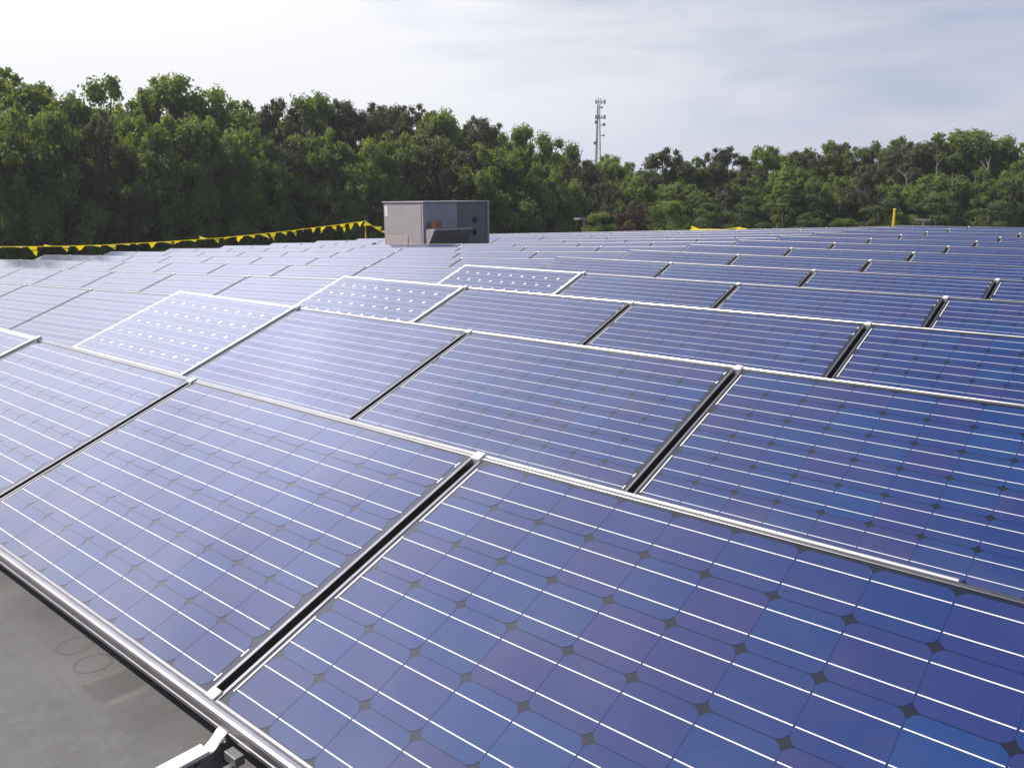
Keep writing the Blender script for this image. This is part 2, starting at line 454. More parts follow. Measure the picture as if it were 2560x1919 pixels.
def deflector(k, ua, ub, left, low=0.0):
    sT = S0 + PH + 0.0015
    vt = (k - 1) * PITCH + sT * ct; zt = sT * st
    w = 1.35 if k <= 3 else 0.85
    prof = [(vt, zt - 0.010 - low), (vt + 0.0015, zt + 0.0005 - low), (vt + 0.0030 * w, zt + 0.0032 * w - low), (vt + 0.0062 * w, zt + 0.0034 * w - low), (vt + 0.0088 * w, zt + 0.0005 - low), (vt + 0.0110 * w, zt - 0.012 - low),
            (vt + 0.20, 0.02 - 0.08), (vt + 0.26, -0.085), (vt + 0.26, -0.092), (vt + 0.196, -0.068), (vt + 0.004, zt - 0.02 - low)]
    mb = MB(); mb.prism(prof, 0, ub - ua)
    o = ob('wind_deflector', mb.mesh('wind_deflector', MALD))
    if left:
        a = math.atan(FOLD)
        o.matrix_world = Matrix.Translation((ua, 0, -DROP - FOLD * (FU + SHEAR * (k - 1) - ua))) @ Matrix.Rotation(-a, 4, 'Y')
    else: o.location = (ua, 0, 0)
    return o


for k in range(1, ROWS + 1):
    gs = rows_u[k]
    r = [g for g in gs if g >= -3]; l = [g for g in gs if g < -3]
    if r:
        ua = O0 + min(r) * LU + SHEAR * (k - 1) + 0.01; ub = O0 + (max(r) + 1) * LU + SHEAR * (k - 1)
        if k == 1:
            d = deflector(k, ua, 0.80, False)
            tag(d, 'long bright metal deflector strip behind the front row of panels', 'wind deflector', 'wind deflectors behind the rows')
            d = deflector(k, 0.803, ub, False, 0.016)
            tag(d, 'lower dull metal deflector strip behind the nearest panel at right', 'wind deflector', 'wind deflectors behind the rows')
        else:
            d = deflector(k, ua, ub, False)
            tag(d, 'pale metal deflector strip behind %s panel row, right of the roof fold' % ORD[k], 'wind deflector', 'wind deflectors behind the rows')
    if l:
        runs = []
        for g in sorted(l):
            if runs and runs[-1][1] == g - 1: runs[-1][1] = g
            else: runs.append([g, g])
        for i, (ga, gb) in enumerate(runs):
            d = deflector(k, O0 + ga * LU + SHEAR * (k - 1), O0 + (gb + 1) * LU + SHEAR * (k - 1) - 0.02, True)
            ex = '' if len(runs) == 1 else (', left of the metal unit' if i == 0 else ', right of the metal unit')
            tag(d, 'pale metal deflector behind %s panel row, left of roof fold%s' % (ORD[k], ex), 'wind deflector', 'wind deflectors behind the rows')

# front rail of the first row
fr = MB()
fr.prism([(0.0155, 0.0165), (0.006, 0.0200), (-0.002, 0.0195), (-0.0075, 0.0165), (-0.010, 0.011), (-0.0102, -0.002), (-0.0080, -0.004), (-0.0080, -0.008), (-0.0102, -0.010), (-0.0102, -0.0185), (0.0155, -0.0185)],
         O0 - 3 * LU, O0 + (max(rows_u[1]) + 1) * LU)
MRAIL = simple('weathered_rail', (0.30, 0.285, 0.30), 0.42, 0.9, 0.16, 7)
tag(ob('front_rail', fr.mesh('front_rail', MRAIL)), 'long aluminium rail along the front edge of the first panel row', 'rail')

# hinged bracket at the bottom of the picture
e = empty('mounting_bracket', (-0.392, 0, 0))
tag(e, 'aluminium channel bracket with bolts sticking out from the front rail', 'bracket')
bk = MB(); bk.box((-0.034, -0.9, -0.034), (0.004, -0.052, -0.0305)); ob('top_flange', bk.mesh('top_flange', MWHT, 0.001), e)
hump = [(-0.9, -0.1025), (-0.9, -0.035), (-0.052, -0.035)]
for i in range(11):
    w = i / 10; hump.append((-0.052 + 0.046 * w, -0.035 + 0.028 * (0.5 - 0.5 * cos(pi * w))))
for i in range(1, 9):
    w = i / 8 * pi / 2; hump.append((-0.006 + 0.020 * sin(w), -0.007 - 0.025 * (1 - cos(w))))
hump += [(0.0145, -0.1025)]
MPLATE = simple('dull_plate', (0.20, 0.195, 0.20), 0.5, 0.6, 0.2, 20)
wb = MB(); wb.prism(hump, 0.0042, 0.0085)
ob('web_plate', wb.mesh('web_plate', MPLATE), e)
for i in range(6):
    sb = MB(); v = -0.085 - i * 0.028; sb.box((0.0086, v - 0.008, -0.0445), (0.0094, v + 0.008, -0.041)); ob('slot', sb.mesh('slot', MBLK), e)
cv = MB(); hp = hump[2:20]
low = [(p[0], p[1] - 0.003) for p in hp]
cv.prism(hp + low[::-1], -0.026, 0.004)
ob('curved_flange', cv.mesh('curved_flange', MALD), e)
for (v, z, r_) in ((-0.022, -0.020, 0.0065), (-0.115, -0.052, 0.005), (-0.03, -0.07, 0.006), (-0.21, -0.055, 0.005)):
    bo = MB()
    bo.prism([(v + r_ * cos(i * pi / 3), z + r_ * sin(i * pi / 3)) for i in range(6)], 0.0087, 0.0135)
    bo.tube([(0.013, v, z), (0.019, v, z)], r_ * 0.55, 10)
    ob('bolt', bo.mesh('bolt', simple('bolt_steel', (0.35, 0.34, 0.34), 0.35, 0.9)), e)
cb = MB(); cb.box((0.03, -0.035, -0.05), (0.075, -0.012, -0.028)); ob('rail_clamp', cb.mesh('rail_clamp', MPLATE, 0.002), e)
cb = MB(); cb.box((0.045, -0.05, -0.075), (0.06, -0.02, -0.052)); ob('clamp_block', cb.mesh('clamp_block', MPLATE, 0.002), e)

# ------------------------------------------------------------------ rooftop unit
HV = (-13.7, 13.2)
MH1 = simple('unit_grey', (0.36, 0.33, 0.335), 0.55, 0.1, 0.08, 3)
MH2 = simple('unit_dark', (0.15, 0.145, 0.15), 0.6, 0.1, 0.15, 4)
MH3 = simple('unit_recess', (0.30, 0.295, 0.33), 0.5, 0.1, 0.08, 4)
MTAN = simple('unit_tan', (0.42, 0.35, 0.31), 0.6, 0, 0.1, 4)
zb = roof_z(*HV) + 0.12
HT = 1.00 - zb; HW, HL = 1.42, 2.32
e = empty('rooftop_unit', (HV[0], HV[1], zb))
tag(e, 'big grey metal air conditioning unit standing among the panels', 'air conditioner')
q = MB(); q.box((-HW, 0.0, 0), (-0.0, 0.03, HT)); q.box((-HW, 0.03, 0), (-HW + 0.03, HL, HT)); q.box((-HW + .03, HL - 0.03, 0), (0, HL, HT))
ob('casing', q.mesh('casing', MH1, 0.004), e)
q = MB(); q.box((-HW - 0.03, -0.03, HT), (0.05, HL + 0.03, HT + 0.03)); ob('top_cover', q.mesh('top_cover', MH1, 0.006), e)
q = MB(); q.box((-0.02, -0.012, 0), (0.012, 0.055, HT - 0.002)); ob('corner_post', q.mesh('corner_post', MH1, 0.004), e)
q = MB(); q.box((-0.02, HL - 0.05, 0), (0.03, HL + 0.012, HT - 0.002)); ob('corner_post', q.mesh('corner_post', MH1, 0.004), e)
q = MB(); q.box((-0.05, 0.056, 0), (-0.02, 1.20, HT - 0.004)); ob('recessed_panel', q.mesh('recessed_panel', MH3), e)
q = MB(); q.box((-0.05, 1.20, 0.0), (0.0, HL - 0.05, HT - 0.004))
ob('access_panel', q.mesh('access_panel', MH2), e)
for zz in (0.55, 0.85):
    q = MB(); q.tube([(0.001, 1.80, zz), (0.012, 1.80, zz)], 0.08, 16); ob('port_cover', q.mesh('port_cover', MBLK), e)
q = MB(); q.box((-HW + 0.05, -0.008, HT - 0.33), (-HW + 0.15, 0.0, HT - 0.08)); ob('label_plate', q.mesh('label_plate', MWHT), e)
q = MB(); q.box((-HW + 0.10, -0.012, 0.02), (-0.55, 0.0, 0.50)); ob('lower_door', q.mesh('lower_door', MTAN, 0.003), e)
q = MB(); q.box((-0.50, -0.010, 0.02), (-0.06, 0.0, HT - 0.06)); ob('side_door', q.mesh('side_door', MH1, 0.003), e)
for i in range(7):
    q = MB(); q.prism([(0.001, 0.30 + i * 0.05), (0.02, 0.30 + i * 0.05), (0.001, 0.335 + i * 0.05)], -1.62, -2.2, 'x')
    lv = ob('louvre', MB.mesh(q, 'louvre', MH2), e); lv.rotation_euler.z = pi / 2; lv.location = (0, 3.84, 0)
# rain hood: wide at the top, running back to the casing at the bottom
y0, y1 = 0.03, 1.36
h0, h1 = 0.22, 0.66
q = MB(); q.prism([(-0.018, h0), (-0.018, h1), (0.34, h1), (0.34, h1 - 0.015), (0.08, h0)], y0, y0 + 0.02, 'y'); ob('hood_cheek', q.mesh('hood_cheek', MH1), e)
q = MB(); q.prism([(-0.015, h1 - 0.015), (0.34, h1 - 0.015), (0.34, h1 + 0.02), (-0.015, h1 + 0.02)], y0 + 0.021, y1, 'y'); ob('hood_top', q.mesh('hood_top', MH1), e)
q = MB(); q.prism([(0.325, h1 - 0.016), (0.339, h1 - 0.016), (0.08, h0), (0.066, h0)], y0 + 0.021, y1, 'y'); ob('hood_screen', q.mesh('hood_screen', MH2), e)
q = MB(); q.box((-0.018, 0.18, h1 + 0.022), (0.16, 0.50, h1 + 0.19)); ob('damper_motor', q.mesh('damper_motor', simple('rusty_orange', (0.34, 0.18, 0.10), 0.7, 0, 0.25, 9), 0.01), e)
q = MB(); q.tube([(0.06, 0.62, h1 + 0.021), (0.06, 0.62, h1 + 0.20)], 0.018); ob('sensor_pipe', q.mesh('sensor_pipe', MALD), e)
for (x, y) in ((-1.3, 0.1), (-0.1, 0.1), (-1.3, HL - .1), (-0.1, HL - .1)):
    q = MB(); q.box((x - .06, y - .06, -0.25), (x + .06, y + .06, -0.001)); ob('support_foot', q.mesh('support_foot', MBLK), e)

# ------------------------------------------------------------------ pennant strings and roof posts
MYEL = simple('yellow_plastic', (0.86, 0.76, 0.02), 0.45, 0, 0.10, 14)
mt = MYEL.node_tree; pb = mt.nodes['Principled BSDF']
trn = N(mt, 'ShaderNodeBsdfTranslucent', ins={0: (0.95, 0.85, 0.04, 1)})
mxs = N(mt, 'ShaderNodeMixShader', ins={0: 0.6, 1: pb.outputs[0], 2: trn.outputs[0]})
mt.links.new(mxs.outputs[0], mt.nodes['Material Output'].inputs[0])
MYP = simple('yellow_post', (0.70, 0.48, 0.02), 0.5, 0, 0.1, 8)


def ray(px, py): return FW + RI * ((px - 1280) / FPX) + UP * ((959.5 - py) / FPX)


def on_u(px, py, u):
    d = ray(px, py); return CAM + d * ((u - CAM.x) / d.x)


def on_v(px, py, v):
    d = ray(px, py); return CAM + d * ((v - CAM.y) / d.y)


UE = UL + 0.35
spts = [on_u(x, y, UE) for x, y in ((-120, 619), (0, 617), (120, 616), (250, 613), (420, 604), (560, 594), (700, 580), (820, 565), (912, 553))]
end = on_v(969, 586, spts[-1].y + 0.25)


def pennants(name, pts, label, nflag, rr, size=0.27, rope=0.009):
    e = empty(name, pts[0]); tag(e, label, 'pennant string')
    o0 = Vector(pts[0]); L = [Vector(p) - o0 for p in pts]
    q = MB(); q.tube(L, rope, 6); ob('rope', q.mesh('rope', MYEL), e)
    seg = [(L[i + 1] - L[i]).length for i in range(len(L) - 1)]; tot = sum(seg)

    def along(s):
        for i, l in enumerate(seg):
            if s <= l or i == len(seg) - 1: return L[i].lerp(L[i + 1], s / l), (L[i + 1] - L[i]).normalized()
            s -= l
    for i in range(nflag):
        s = (i + 0.5) / nflag * tot
        p, d = along(s)
        w = size * rr.uniform(0.85, 1.15); h = size * rr.uniform(0.9, 1.35)
        ang = rr.choice([rr.uniform(-1.1, 1.1), rr.uniform(-1.5, -0.9), rr.uniform(0.9, 1.9)])
        side = Vector((0, 0, 1)).cross(d).normalized()
        down = (Vector((0, 0, -1)) * cos(ang) + side * sin(ang)).normalized()
        tw = d * rr.uniform(-0.25, 0.45)
        q = MB(); n = 4; g = []
        th = side * 0.004
        for a in range(n + 1):
            f = a / n; hw = w / 2 * (1 - f)
            bend = side * (0.22 * size * sin(f * 3.0) * rr.uniform(-1, 1))
            c0 = p + (down + tw) * (h * f) + bend
            g.append((c0 - d * hw, c0 + d * hw))
        for a in range(n):
            q.face([g[a][0], g[a][1], g[a + 1][1], g[a + 1][0]])
            q.face([g[a][0] + th, g[a + 1][0] + th, g[a + 1][1] + th, g[a][1] + th])
        ob('flag', q.mesh('flag', MYEL, fix=False), e)
    return e


rr = random.Random(3)
pennants('pennant_string', spts, 'long rope of yellow pennants along the left roof edge', 32, rr, 0.24)
pennants('pennant_string', [spts[-1] + Vector((0.03, 0, 0.01)), (spts[-1] + end) / 2 + Vector((0, 0, -0.03)), end], 'short rope of yellow pennants dropping from the post to the metal unit', 3, rr, 0.28)
pp = spts[-1]; zr_ = roof_z(pp.x, pp.y)
q = MB(); q.tube([(0, 0, 0), (0.03, 0, pp.z - zr_ + 0.04)], [0.035, 0.02], 8)
o = ob('pennant_post', q.mesh('pennant_post', MYP)); o.location = (pp.x, pp.y, zr_)
tag(o, 'short yellow post holding the pennant rope left of the metal unit', 'post')
vv = V1 - 0.25
pr = [on_v(x, y, vv) for x, y in ((1732, 566), (1750, 573), (1785, 573), (1810, 574), (1828, 571), (1846, 568), (1866, 572))]
pennants('pennant_string', pr, 'crumpled yellow pennants lying on the far edge of the array', 7, rr, 0.36)


def post(name, px, ptop, v, r_, mt, label, cat, extra=None):
    p = on_v(px, ptop, v); z0 = roof_z(p.x, p.y)
    e = empty(name, (p.x, p.y, z0)); tag(e, label, cat); h = p.z - z0
    q = MB(); q.tube([(0, 0, 0), (0, 0, h)], r_, 12); ob('shaft', q.mesh('shaft', mt), e)
    if extra: extra(e, h)
    return e


MPVC = simple('pvc_grey', (0.22, 0.205, 0.19), 0.5, 0, 0.1, 6)
post('marker_post', 2237, 525, vv - 0.3, 0.032, MYP, 'upright yellow post at the far edge of the roof', 'post',
     lambda e, h: ob('cap', (lambda q: (q.tube([(0, 0, h), (0, 0, h + 0.02), (0, 0, h + 0.035)], [0.045, 0.045, 0.02], 12), q.mesh('cap', MYP))[1])(MB()), e))
post('vent_pipe', 2308, 551, vv - 0.2, 0.03, MPVC, 'thin grey vent pipe with a flat cap near the yellow post', 'vent pipe',
     lambda e, h: ob('cap', (lambda q: (q.tube([(-0.14, -0.1, h), (0.14, 0.1, h)], 0.025, 10), q.mesh('cap', MPVC))[1])(MB()), e))
post('lamp_pole', 1460, 545, vv - 0.3, 0.035, MPVC, 'short pale pole with a lamp arm at the far roof edge', 'lamp pole',
     lambda e, h: ob('lamp_arm', (lambda q: (q.box((-0.27, -0.23, h - 0.07), (-0.02, 0.02, h)), q.mesh('lamp_arm', MPVC, 0.01))[1])(MB()), e))

# ------------------------------------------------------------------ trees
import numpy as np


def leafmat(name, c1, c2, c3, trans=0.35):
    m, t, b = mat(name)
    ob_ = N(t, 'ShaderNodeObjectInfo'); tc_ = N(t, 'ShaderNodeTexCoord')
    nz = N(t, 'ShaderNodeTexNoise', ins={0: tc_.outputs['Object'], 2: 0.9, 3: 4.0}).outputs[0]
    wn = N(t, 'ShaderNodeTexWhiteNoise', noise_dimensions='3D', ins={0: tc_.outputs['Object']}).outputs[0]
    f = M_(t, 'ADD', M_(t, 'MULTIPLY', nz, 0.75), M_(t, 'MULTIPLY', ob_.outputs['Random'], 0.30), clamp=True)
    f = M_(t, 'ADD', f, M_(t, 'MULTIPLY', M_(t, 'SUBTRACT', wn, 0.5), 0.16), clamp=True)
    col = RAMP(t, f, [(0.25, c1), (0.5, c2), (0.78, c3)])
    t.links.new(col, b.inputs['Base Color']); b.inputs['Roughness'].default_value = 0.6
    b.inputs['Specular IOR Level'].default_value = 0.25
    tr = N(t, 'ShaderNodeBsdfTranslucent', ins={0: MIX(t, 1.0, col, (2.0, 2.0, 0.75, 1), 'MULTIPLY')})
    mx = N(t, 'ShaderNodeMixShader', ins={0: trans, 1: b.outputs[0], 2: tr.outputs[0]})
    t.links.new(mx.outputs[0], t.nodes['Material Output'].inputs[0])
    return m


ML_OAK = leafmat('oak_leaves', (0.086, 0.110, 0.038), (0.142, 0.178, 0.058), (0.190, 0.226, 0.082), 0.48)
ML_LIME = leafmat('lime_leaves', (0.090, 0.122, 0.036), (0.140, 0.182, 0.052), (0.182, 0.228, 0.076), 0.45)
ML_PINE = leafmat('pine_needles', (0.050, 0.058, 0.028), (0.078, 0.084, 0.040), (0.108, 0.106, 0.054), 0.25)
ML_PURP = leafmat('purple_leaves', (0.040, 0.016, 0.018), (0.062, 0.024, 0.026), (0.085, 0.045, 0.030), 0.25)
ML_SHRUB = leafmat('shrub_leaves', (0.050, 0.072, 0.024), (0.080, 0.108, 0.036), (0.112, 0.142, 0.050), 0.35)
ML_PALE = leafmat('pale_leaves', (0.060, 0.080, 0.035), (0.085, 0.105, 0.05), (0.11, 0.125, 0.065))
MBARK = simple('bark', (0.085, 0.068, 0.055), 0.9, 0, 0.4, 5, 0.4)
MDEAD = simple('bare_wood', (0.24, 0.22, 0.205), 0.8, 0, 0.2, 5)


def crown_mesh(name, seed, mt, kind, nleaf):
    """unit crown: height 1 (z 0..1), radius about 0.5; returns mesh and limb targets"""
    r = np.random.RandomState(seed); cl = []
    if kind in ('broad', 'pine'):
        pine = kind == 'pine'
        nb_ = 19 if not pine else 17
        for i in range(nb_):
            z = 0.10 + 0.82 * (i + r.uniform(0, 1)) / nb_
            prof = math.sqrt(max(0.05, 1 - ((z - 0.50) / 0.56) ** 2)) if not pine else math.sqrt(max(0.06, 1 - (max(0, z - 0.55) / 0.5) ** 2)) * 0.95
            a = i * 2.4 + r.uniform(-0.5, 0.5); q = 0.34 * prof * r.uniform(0.45, 1.15)
            bx, by, br = q * cos(a), q * sin(a), r.uniform(0.11, 0.19) * (0.85 if pine else 1.0)
            for j in range(7 if not pine else 6):
                d = r.normal(size=3); d /= np.linalg.norm(d); d[2] *= 0.5 if pine else 0.75
                w = br * r.uniform(0.5, 1.1)
                cl.append((bx + d[0] * w, by + d[1] * w, z + d[2] * w * 0.7, br * r.uniform(0.26, 0.52) * (1.15 if pine else 1.0)))
        for i in range(12):
            a = r.uniform(0, 2 * pi); q = r.uniform(0, 0.26); cl.append((q * cos(a), q * sin(a), 0.93 - q * q * 1.6 + r.uniform(-0.03, 0.08), r.uniform(0.022, 0.05)))
    elif kind == 'airy':
        for i in range(26):
            z = r.uniform(0.1, 0.98); prof = math.sqrt(max(0.08, 1 - ((z - 0.6) / 0.55) ** 2))
            a = r.uniform(0, 2 * pi); q = 0.42 * prof * math.sqrt(r.uniform(0.1, 1.0))
            cl.append((q * cos(a), q * sin(a), z, r.uniform(0.05, 0.10)))
    elif kind == 'tier':
        for i in range(9):
            z = 0.06 + i * 0.105; rad = 0.46 * (1 - 0.55 * i / 9)
            for j in range(5):
                a = r.uniform(0, 2 * pi); q = rad * r.uniform(0.2, 1); cl.append((q * cos(a), q * sin(a), z + r.uniform(-.012, .012), r.uniform(0.06, 0.09)))
    else:  # bush
        for i in range(26):
            z = r.uniform(0.0, 0.92); prof = math.sqrt(max(0.05, 1 - (z / 1.02) ** 2))
            a = r.uniform(0, 2 * pi); q = 0.45 * prof * math.sqrt(r.uniform(0.1, 1.0))
            cl.append((q * cos(a), q * sin(a), z, r.uniform(0.09, 0.16)))
    cl = np.array(cl); wts = cl[:, 3] ** 2; wts /= wts.sum()
    ci = r.choice(len(cl), nleaf, p=wts)
    dr = r.normal(size=(nleaf, 3)); dr /= np.linalg.norm(dr, axis=1)[:, None]
    rad = cl[ci, 3] * (r.uniform(0, 1, nleaf) ** 0.45) * (1 + 0.35 * np.sin(5 * dr[:, 0] + 9 * dr[:, 2] + ci))
    sq = np.array([1.15, 1.15, 0.42 if kind == 'tier' else 0.75])
    c = cl[ci, :3] + dr * rad[:, None] * sq
    nrm = dr * 0.9 + r.normal(size=(nleaf, 3)) * 0.5 + np.array([0, 0, 0.4]); nrm /= np.linalg.norm(nrm, axis=1)[:, None]
    tg = np.cross(nrm, r.normal(size=(nleaf, 3))); tg /= np.linalg.norm(tg, axis=1)[:, None] + 1e-9
    bt = np.cross(nrm, tg)
    if kind == 'pine': L, Wd = 0.0165, 0.0048
    else: L, Wd = 0.0130, 0.0080
    if kind == 'bush': L, Wd = L * 1.3, Wd * 1.3
    s = r.uniform(0.65, 1.35, nleaf)[:, None]
    a = c + tg * L * s; b_ = c + bt * Wd * s + nrm * 0.002; d = c - tg * L * s; e_ = c - bt * Wd * s + nrm * 0.002
    V = np.stack([a, b_, d, e_], 1).reshape(-1, 3)
    me = bpy.data.meshes.new(name)
    me.vertices.add(len(V)); me.vertices.foreach_set('co', V.ravel())
    me.loops.add(nleaf * 4); me.loops.foreach_set('vertex_index', np.arange(nleaf * 4))
    me.polygons.add(nleaf); me.polygons.foreach_set('loop_start', np.arange(nleaf) * 4)
    me.update(calc_edges=True); me.validate(); me.materials.append(mt)
    return me, cl


def trunk_mesh(name, cl, seed, bark, base=-0.9, nl=12, thick=0.022):
    """trunk from z = base up into the unit crown, with limbs out to leaf clumps"""
    r = random.Random(seed); q = MB()
    top = Vector((r.uniform(-.03, .03), r.uniform(-.03, .03), 0.86)); mid = Vector((r.uniform(-.03, .03), r.uniform(-.03, .03), 0.3))
    q.tube([(0, 0, base), (0.005, 0, base * 0.4), mid, top], [thick * 1.4, thick, thick * 0.7, thick * 0.12], 8)
    for i in r.sample(range(len(cl)), min(nl, len(cl))):
        p = Vector(cl[i][:3]); z0 = max(-0.05, p.z - r.uniform(0.18, 0.35)); f = min(1, max(0, (z0 + 0.3) / 1.1))
        s0 = Vector((0, 0, z0)).lerp(Vector((top.x, top.y, z0)), f)
        mdp = s0.lerp(p, 0.5) + Vector((0, 0, -0.02))
        q.tube([s0, mdp, p], [thick * 0.45, thick * 0.3, thick * 0.08], 6)
    return q.mesh(name, bark, smooth=True, fix=False)


KINDS = {}


def variants(key, kind, mt, n, nleaf, seed, bark=MBARK, **kw):
    L = []
    for i in range(n):
        me, cl = crown_mesh(key + '_crown', seed + i, mt, kind, nleaf)
        L.append((me, trunk_mesh(key + '_trunk', cl, seed + i, bark, **kw)))
    KINDS[key] = L


variants('oak_tree', 'broad', ML_OAK, 5, 34000, 10, nl=22)
variants('young_oak', 'broad', ML_LIME, 3, 32000, 30, nl=22)
variants('pine_tree', 'pine', ML_PINE, 4, 30000, 50, thick=0.024, nl=26)
variants('locust_tree', 'airy', ML_LIME, 2, 14000, 70)
variants('larch_tree', 'tier', ML_LIME, 1, 14000, 80)
variants('birch_tree', 'airy', ML_PALE, 2, 11000, 90, bark=MDEAD, thick=0.016)
variants('shrub', 'bush', ML_SHRUB, 2, 16000, 100, base=-0.25, nl=5)
variants('pale_shrub', 'bush', ML_LIME, 1, 9000, 110, base=-0.25, nl=5)
variants('plum_shrub', 'bush', ML_PURP, 1, 8000, 120, base=-0.25, nl=5)
GZ = -7.5
tr = random.Random(21)


def tree(kind, px, ptop, dist, wpx, label, cat, group, hfrac=0.62, pbot=None):
    v = tr.choice(KINDS[kind])
    own = None
    p = at(px, ptop, dist); h = p.z - GZ
    pxm = dist / FPX
    wd = wpx * pxm
    if pbot is not None:
        zb_ = at(px, pbot, dist).z; ch = p.z - zb_
    else: ch = h * hfrac; zb_ = p.z - ch
    e = empty(kind, (p.x, p.y, GZ)); tag(e, label, cat, group)
    c = ob('crown', v[0], e); tk = ob('trunk', v[1], e)
    rz = tr.uniform(0, 2 * pi)
    for o in (c, tk):
        o.location = (0, 0, zb_ - GZ); o.scale = (wd, wd, ch); o.rotation_euler = (0, 0, rz)
    if kind == 'larch_tree':
        q = MB(); q.tube([(0, 0, -(zb_ - GZ) / ch), (0, 0, 0.2), (0, 0, 0.92)], [0.03, 0.022, 0.004], 8); tk.data = q.mesh('larch_trunk', MBARK); return e
    base = -0.25 if 'shrub' in kind else -0.9       # stretch the stem down to the ground
    tk.scale = (wd, wd, max(ch, (zb_ - GZ + 0.1) / -base) if 'shrub' not in kind else ch)
    return e


def DD(x): return 50 + 16 * max(0, min(1, x / 2560.0))


O, Y, P, L, BI = 'oak_tree', 'young_oak', 'pine_tree', 'locust_tree', 'birch_tree'
# skyline trees: kind, x, top, width (photo pixels)
sky_l = [(O, 35, 186, 300), (O, 108, 222, 240), (O, 175, 252, 230), (L, 262, 205, 240), (O, 385, 193, 280), (O, 470, 262, 220), (Y, 550, 236, 260), (O, 625, 262, 220), (P, 700, 248, 190), (O, 775, 248, 230),
         (P, 852, 249, 190), (P, 932, 259, 220), (P, 1032, 259, 240), (O, 1082, 280, 200), (Y, 1132, 297, 200), (P, 1193, 291, 170), (Y, 1250, 318, 190), (L, 1305, 326, 170), (L, 1372, 352, 180)]
sky_r = [(P, 1452, 396, 150), (O, 1506, 390, 150), (Y, 1572, 408, 150), (P, 1673, 371, 200), (O, 1745, 400, 170), (P, 1818, 369, 210), (O, 1900, 385, 160), (Y, 1940, 371, 170), (P, 2015, 372, 150), (O, 2075, 360, 180), (P, 2130, 356, 170),
         (BI, 2202, 362, 150), (O, 2250, 351, 170), (P, 2288, 356, 150), (O, 2346, 335, 190), (O, 2390, 335, 190), (Y, 2450, 349, 190), (BI, 2500, 368, 150), (Y, 2560, 366, 200), (O, 2640, 372, 220), (O, -95, 190, 320)]
names = {O: ('dark green oak', 'oak'), Y: ('bright green young oak', 'oak'), P: ('dark brownish pine', 'pine'), L: ('light airy locust', 'locust'), BI: ('thin pale birch', 'birch')}
for nm, lst, where in (('l', sky_l, 'tall left stand'), ('r', sky_r, 'lower right stand')):
    cnt = {}
    for (k, x, y, w) in sorted(lst, key=lambda q: q[1]):
        if nm == 'r' and x < 0:
            tree(k, x, y, DD(x), w, 'dark green oak cut by the left picture edge', 'tree', 'trees of the wood beyond the roof'); continue
        cnt[k] = cnt.get(k, 0) + 1
        tree(k, x, y, DD(x) + tr.uniform(0, 3), w, '%s on the skyline, %s %s from left, %s' % (names[k][0], ORD[cnt[k]], names[k][1] if k != Y else 'such oak', where), 'tree', 'trees of the wood beyond the roof')
# second rank in front, lower tops
mid = []
x = -60; i = 0
mk = [O, Y, O, P, Y, O, O, Y, P, O, Y, O, P, O, Y, O, O, P, Y, O, O, P, O, Y, O, O, P, O, Y, O]
while x < 2640:
    top = np.interp(x, [0, 300, 700, 1100, 1350, 1500, 1700, 2000, 2350, 2600], [275, 300, 325, 360, 405, 455, 450, 435, 422, 432]) + tr.uniform(-25, 30)
    mid.append((mk[i % len(mk)], x, top, tr.uniform(190, 260) if x < 1250 else tr.uniform(130, 180)))
    x += tr.uniform(80, 110) if x < 1250 else tr.uniform(60, 85); i += 1
cnt = {}
for (k, x, y, w) in mid:
    cnt[k] = cnt.get(k, 0) + 1
    tree(k, x, y, DD(x) - 4.5 + tr.uniform(-1, 1), w, '%s, nearer lower rank, %s of its kind from left' % (names[k][0], ORD[cnt[k]]), 'tree', 'trees of the wood beyond the roof', hfrac=0.72)
# back rank closing the gaps
x = -60; cnt = 0
while x < 2700:
    top = np.interp(x, [0, 300, 700, 1100, 1350, 1500, 1700, 2000, 2350, 2600], [240, 270, 300, 330, 375, 425, 425, 405, 385, 395]) + tr.uniform(-8, 20)
    cnt += 1
    tree(O, x, top, DD(x) + 9, 300 if x < 1300 else 220, 'shaded oak in the rear rank, %s from the left' % ORD[cnt], 'tree', 'trees of the wood beyond the roof', hfrac=0.85)
    x += 125 if x < 1300 else 95
tree('larch_tree', 1965, 424, 55, 85, 'lime green layered larch tree standing before the right stand', 'tree', None, pbot=528)
# shrubs at the foot of the wood
tree('plum_shrub', 1577, 508, 48, 112, 'purple leaved plum shrub beyond the middle of the roof', 'shrub', None, pbot=590)
sh = [('pale_shrub', 1500, 524, 95, 'light green shrub left of the purple shrub'), ('pale_shrub', 1672, 490, 125, 'broad round green shrub right of the purple shrub'),
      ('shrub', 1790, 505, 120, 'dark green shrub behind the crumpled pennants'), ('shrub', 1885, 488, 110, 'leafy green shrub under the layered larch'), ('shrub', 2020, 530, 80, 'low dark shrub right of the larch'),
      ('pale_shrub', 2112, 540, 75, 'small yellowish shrub left of the yellow post'), ('shrub', 2200, 492, 120, 'dark shrub behind the yellow post'), ('shrub', 2345, 482, 130, 'tall green shrub behind the vent pipe'),
      ('shrub', 2475, 500, 115, 'dense dark shrub near the right picture edge')]
for (k, x, y, w, lb) in sh: tree(k, x, y, DD(x) - 9, w, lb, 'shrub', None, pbot=600)
